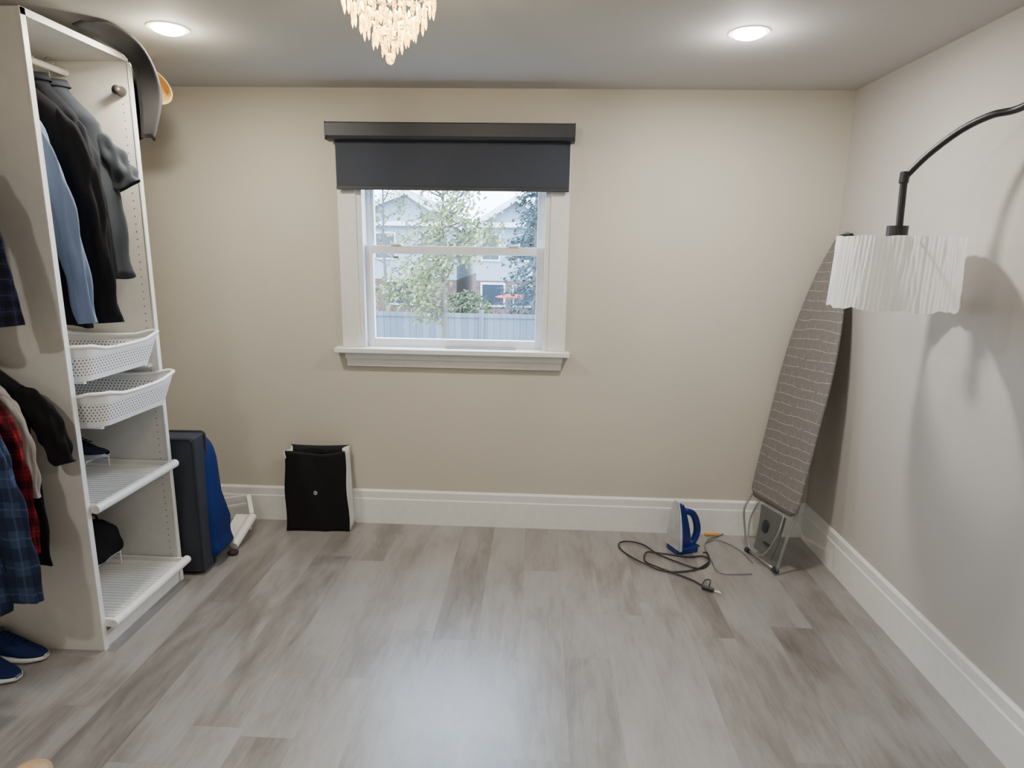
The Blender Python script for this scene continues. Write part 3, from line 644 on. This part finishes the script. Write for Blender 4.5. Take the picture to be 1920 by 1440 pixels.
bm=bmesh.new(); rings(bm,rs); obj('padded_top',bm,bcover(),ib,smooth=True)
obj('underframe',B((-.012,.012,.05,LB_-.1,.008,.014),(-.12,.12,.25,.27,.008,.014),(-.12,.12,.7,.72,.008,.014)),GREYM,ib)
obj('leg',T(spline([(-.11,LB_*.30,.03),(-.10,.8,.03),(-.05,1.30,.03),(-.02,1.42,.03),(.02,1.42,.03),(.05,1.30,.03),(.10,.8,.03),(.11,LB_*.30,.03)],5),r=.009),GREYM,ib)
obj('leg',T(spline([(-.085,.1,.038),(-.07,.6,.038),(-.05,1.05,.038),(.05,1.05,.038),(.07,.6,.038),(.085,.1,.038)],5),r=.009),GREYM,ib)
obj('rubber_foot',T([(-.035,1.42,.03),(.035,1.42,.03)],r=.013),BLKP,ib)
zf=-.308
obj('heel_frame',T(spline([(-.165,.08,.015),(-.168,-.02,.01),(-.160,-.15,.0),(-.150,zf+.016,.0)],5),[(-.150,zf+.016,0),(.12,zf+.016,0)],r=.0075),GREYM,ib,smooth=True)
obj('wire_loop',T(spline([(.165,.08,.015),(.182,-.01,-.01),(.182,-.09,-.03),(.158,-.20,-.01),(.12,zf+.016,.0)],5),r=.0055),GREYM,ib,smooth=True)
obj('rest_wire',T(spline([(.10,-.01,-.012),(.112,-.12,-.03),(.06,-.25,-.035),(-.06,-.25,-.035),(-.125,-.12,-.03),(-.115,-.01,-.012)],6),r=.0045),GREYM,ib,smooth=True)
obj('heel_cap',T([(-.152,zf+.016,0),(-.125,zf+.016,0)],r=.0145),BLKP,ib); obj('heel_cap',T([(.095,zf+.016,0),(.122,zf+.016,0)],r=.0145),BLKP,ib)
rest=obj('iron_rest',sheet(bmesh.new(),lambda a_,b_:((a_-.5)*(.21-.05*b_)-.02,-.02-b_*.235,-.004+.02*math.sin(b_*PI)*.3),8,8),M('grey_plastic_rest',(.10,.105,.10),.5),ib,solid=.006,bevel=.002)
bm=bmesh.new(); sell(bm,(.012,-.115,-.006),(.026,.034,.005),2.4); obj('oval_socket',bm,BLKP,rest)
obj('rest_slot',B((-.07,-.01,-.20,-.19,-.012,-.006)),BLKP,rest)
wz=.006; wpts=[(1378,997),(1350,1003),(1322,1018),(1335,1052),(1352,1074),(1410,1076)]
wr=thing('wire_rack','thin bent metal wire rack on the floor between iron and ironing board','wire rack',tuple(atZ(1350,1040,0)))
loc(obj('outer_wire',T(spline([atZ(*p,wz) for p in wpts],6),r=.003,seg=6),GREYM,wr,smooth=True),wr)
loc(obj('inner_wire',T(spline([atZ(*p,wz) for p in ((1322,1018),(1345,1012),(1385,1030),(1412,1055))],6),r=.003,seg=6),GREYM,wr,smooth=True),wr)
# ------------------------------------------------------------------ arc floor lamp
def shadefab():
    t=NT('pleated_white_fabric'); df=t.new('ShaderNodeBsdfDiffuse'); tr=t.new('ShaderNodeBsdfTranslucent'); tr.inputs[0].default_value=(.98,.98,.98,1)
    c=t.mix(t.noise(t.co(),40,2),(.95,.95,.96),(.99,.99,.99)); t.t.links.new(c,df.inputs[0])
    mx=t.new('ShaderNodeMixShader'); mx.inputs[0].default_value=.46; t.t.links.new(df.outputs[0],mx.inputs[1]); t.t.links.new(tr.outputs[0],mx.inputs[2]); t.t.links.new(mx.outputs[0],t.out.inputs[0]); return t.mat
SX,SY=1.282,2.39
fl=thing('arc_floor_lamp','black arc floor lamp with a pleated white drum shade by the right wall','lamp',(1.44,1.2,0))
def A(nm,bm,m,par=fl,**k):
    o=obj(nm,bm,m,par,**k)
    if par==fl: o.matrix_parent_inverse=Matrix.Translation(-fl.location)
    return o
bm=bmesh.new(); lathe(bm,[(0,0),(.085,0),(.085,.02),(.075,.03),(0,.03)],(1.44,1.2,0),40); A('base',bm,BLK,smooth=False)
arc=spline([(1.44,1.2,.03),(1.44,1.2,1.2),(1.445,1.22,1.6),(1.455,1.36,1.93),(1.465,1.62,2.09),(1.46,1.90,2.10),(1.45,2.12,2.045),(1.41,2.2,2.035),(1.37,2.28,2.003),(1.32,2.353,1.938),(1.272,2.388,1.868)],8)
A('arc_pole',T(arc,r=.0115,seg=12),BLK,smooth=True)
A('hinge_joint',T([(1.270,2.389,1.885),(1.268,2.389,1.845)],r=.016,seg=12),BLK,bevel=.003)
A('drop_stem',T([(1.269,2.389,1.86),(1.275,2.389,1.69)],r=.012,seg=12),BLK)
bm=bmesh.new(); lathe(bm,[(0,.0),(.035,.0),(.035,-.035),(.018,-.04),(.018,-.09),(0,-.09)],(1.27,2.389,1.70),20); A('socket',bm,BLK)
SR=.210; ZT,ZB_=1.662,1.41
A('spider_frame',T(*[[(1.27,2.389,1.655),(SX+SR*.92*math.cos(a),SY+SR*.92*math.sin(a),1.652)] for a in (.3,.3+2*PI/3,.3+4*PI/3)],r=.003,seg=6),BLK)
rnd=random.Random(5); NC=480
bands=[]; a=0
while a<2*PI: 
    wv=rnd.uniform(.06,.20); bands.append((a,wv,rnd.uniform(-1,1)*.12,rnd.uniform(.002,.0065))); a+=wv*.85
rs=[]
for j in range(15):
    v=j/14; z=ZT+(ZB_-ZT)*v; row=[]
    for i in range(NC):
        th=2*PI*i/NC; r=SR*(.955+.045*v)-.004+.0012*math.sin(th*80+v*3)
        for (a0,wv,ln,am) in bands:
            for q in (-2*PI,0,2*PI):
                d=th-(a0+ln*(v-.5)*2+q)
                if 0<=d<wv: r+=am*min((1-d/wv),d/wv*4)
        zz=z+(.004*math.sin(th*9)+.002*math.sin(th*23))*(1 if j in(0,14) else 0)*(.4 if j==0 else 1)
        row.append(Vector((SX+r*math.cos(th),SY+r*math.sin(th),zz)))
    rs.append(row)
bm=bmesh.new(); rings(bm,rs,cap0=False,cap1=False); A('lamp_shade',bm,shadefab(),smooth=True)
bm=bmesh.new(); sell(bm,(1.27,2.389,1.575),(.028,.028,.038),2); A('bulb',bm,M('frosted_bulb',(.8,.8,.78),.2),smooth=True)
# ------------------------------------------------------------------ chandelier
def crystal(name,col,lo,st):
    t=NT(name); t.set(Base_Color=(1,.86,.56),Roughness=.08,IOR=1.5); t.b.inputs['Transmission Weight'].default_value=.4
    nz=t.ramp(t.noise(t.co(),130,2),[(.40,(lo,lo,lo)),(.60,(1,1,1))]); t.put(t.b.inputs['Emission Color'],col); t.put(t.b.inputs['Emission Strength'],t.m('MULTIPLY',nz,st)); return t.mat  # sparkle of the lit crystals put in as patchy emission
CR=crystal('glowing_crystal',(1,.66,.20),.03,5.5); CB=crystal('glowing_bead_crystal',(1,.60,.16),.15,7.0); cx,cy=-.423,1.85
ch=thing('chandelier','small tiered crystal chandelier glowing warm, hanging from the ceiling','chandelier',(cx,cy,2.08))
def HZ(z): return z-2.08
bm=bmesh.new(); lathe(bm,[(0,HZ(H)),(.07,HZ(H)),(.07,HZ(H)-.02),(.05,HZ(H)-.03),(0,HZ(H)-.03)],seg=40); obj('ceiling_plate',bm,CHROME,ch)
bm=bmesh.new()
for r,z in ((.128,2.345),(.118,2.272),(.085,2.222),(.052,2.186),(.02,2.15)): tube(bm,[Vector((r*math.cos(2*PI*i/32),r*math.sin(2*PI*i/32),HZ(z))) for i in range(32)],.003,6,closed=True)
for k in range(4):
    a_=k*PI/2+.4; tube(bm,[Vector((r*math.cos(a_),r*math.sin(a_),HZ(z))) for r,z in ((.05,2.37),(.128,2.345),(.118,2.272),(.085,2.222),(.052,2.186),(.02,2.15),(.0,2.115))],.0022,5)
obj('frame',bm,CHROME,ch)
def prism(L,wd):
    bm=bmesh.new(); rs=[[Vector((k*wd*math.cos(PI/3*i),k*wd*.7*math.sin(PI/3*i),z)) for i in range(6)] for k,z in ((.15,0),(.8,-.12*L),(1,-.72*L),(.08,-L))]
    rings(bm,rs); return bm
for r,z,nn,L,wd in ((.128,2.34,10,.060,.0065),(.122,2.268,28,.050,.0058),(.098,2.230,24,.050,.0055),(.070,2.200,18,.048,.0055),(.044,2.172,11,.044,.0055),(.020,2.145,6,.036,.005)):
    base=obj('crystal',prism(L,wd),CR,ch)
    for i in range(nn):
        o=base if i==0 else copyobj(base,ch)
        a_=2*PI*i/nn+r*9; o.location=(r*math.cos(a_),r*math.sin(a_),HZ(z)-.010*(i%2)); o.rotation_euler=(0,0,a_+PI/2)
bm=bmesh.new(); lathe(bm,[(0,-.0075),(.0065,-.003),(.0065,.003),(0,.0075)],seg=6); bead=obj('bead',bm,CB,ch); first=True
for r,z,nn in ((.124,2.290,30),(.108,2.248,26),(.084,2.216,20),(.057,2.188,14),(.032,2.158,8)):
    for i in range(nn):
        o=bead if first else copyobj(bead,ch); first=False
        a_=2*PI*(i+.5)/nn+r*5; o.location=(r*math.cos(a_),r*math.sin(a_),HZ(z)+.006*((i%3)-1))
bm=bmesh.new(); sell(bm,(0,0,.018),(.0125,.0125,.0145),2,12,8); obj('crystal_ball',bm,CR,ch)
bulbm=NT('glowing_bulb'); bulbm.set(Base_Color=(1,.8,.6),Emission_Color=(1,.78,.42),Emission_Strength=35.0); 
for k in range(3):
    a_=k*2*PI/3; bm=bmesh.new(); sell(bm,(.05*math.cos(a_),.05*math.sin(a_),HZ(2.29)),(.014,.014,.025),2,12,8); obj('bulb',bm,bulbm.mat,ch,smooth=True)
# ------------------------------------------------------------------ pot lights
led=NT('led_diffuser'); led.set(Base_Color=(1,1,1),Emission_Color=(1,.95,.86),Emission_Strength=100.0)
def light(name,typ,loc_,energy,col,size=.1,rot=(0,0,0),**k):
    l=bpy.data.lights.new(name,typ); l.energy=energy; l.color=col
    if typ=='AREA': l.shape='DISK'; l.size=size
    else: l.shadow_soft_size=size
    for a,v in k.items(): setattr(l,a,v)
    o=bpy.data.objects.new(name,l); C.objects.link(o); o.location=loc_; o.rotation_euler=rot; return o
for i,(x,y,lb) in enumerate(((-1.43,2.56,'round recessed ceiling light above the wardrobe'),(.747,2.596,'round recessed ceiling light to the right of the window'),(-1.43,.2,None),(.747,.2,None))):  # rear pair is unseen, added as fill for the room
    p=thing('recessed_light',lb or ('unseen recessed fill light added behind the camera, %s side'%('left' if x<0 else 'right')),'ceiling light',(x,y,H),0,'recessed ceiling lights')
    bm=bmesh.new(); lathe(bm,[(.058,0),(.078,0),(.074,-.004),(.058,-.005),(.058,0)],seg=40,cap=False); obj('trim_ring',bm,TRIM,p)
    bm=bmesh.new(); lathe(bm,[(.0,-.003),(.057,-.004),(.053,-.013),(.035,-.020),(0,-.022)],seg=40); obj('diffuser',bm,led.mat,p,smooth=True)
    light('downlight','AREA',(x,y,H-.024),(17,20,15,10)[i],((1,.92,.76),(1,.96,.90),(1,.95,.86),(1,.96,.90))[i],.13)
    if i<2: light('added_ceiling_spill','POINT',(x,y,H-.10),3.4,((1,.88,.62),(1,.96,.90))[i],.03)  # extra point light added under each front pot to brighten the ceiling
light('chandelier_glow','POINT',(cx,cy,2.325),20,(1,.86,.64),.012)
# wooden post at lower left
pz=.30; pp=atZ(72,1432,pz)
wpst=thing('wooden_post','rounded tan wooden post top at the lower left corner','post',(pp.x-.01,pp.y-.02,0))
WD=M('tan_wood',(.50,.33,.18),.5,var=.2,scale=18)
bm=bmesh.new(); lathe(bm,[(0,0),(.035,0),(.035,.2),(.028,.22),(.03,.235),(.022,.245)],seg=24); obj('shaft',bm,WD,wpst,smooth=True)
bm=bmesh.new(); lathe(bm,[(.02,.242),(.040,.25),(.050,.27),(.048,.288),(.036,.30),(.015,.306),(0,.307)],seg=28); obj('finial',bm,WD,wpst,smooth=True)
# ------------------------------------------------------------------ world
wld=bpy.data.worlds.new('sky'); bpy.context.scene.world=wld; wld.use_nodes=True; nt=wld.node_tree; bgn=nt.nodes['Background']
tc=nt.nodes.new('ShaderNodeTexCoord'); nz=nt.nodes.new('ShaderNodeTexNoise'); nz.inputs['Scale'].default_value=2.5; nz.inputs['Detail'].default_value=4
cr=nt.nodes.new('ShaderNodeValToRGB'); cr.color_ramp.elements[0].position=.35; cr.color_ramp.elements[0].color=(.52,.71,1,1); cr.color_ramp.elements[1].position=.62; cr.color_ramp.elements[1].color=(.80,.90,1,1)
nt.links.new(tc.outputs['Generated'],nz.inputs['Vector']); nt.links.new(nz.outputs[0],cr.inputs[0]); nt.links.new(cr.outputs[0],bgn.inputs[0]); bgn.inputs[1].default_value=18.0
po=light('window_portal','AREA',(-.47,YB+.16,1.58),1,(1,1,1),1,rot=(math.radians(-90),0,0)); po.data.shape='RECTANGLE'; po.data.size=1.0; po.data.size_y=1.1; po.data.cycles.is_portal=True
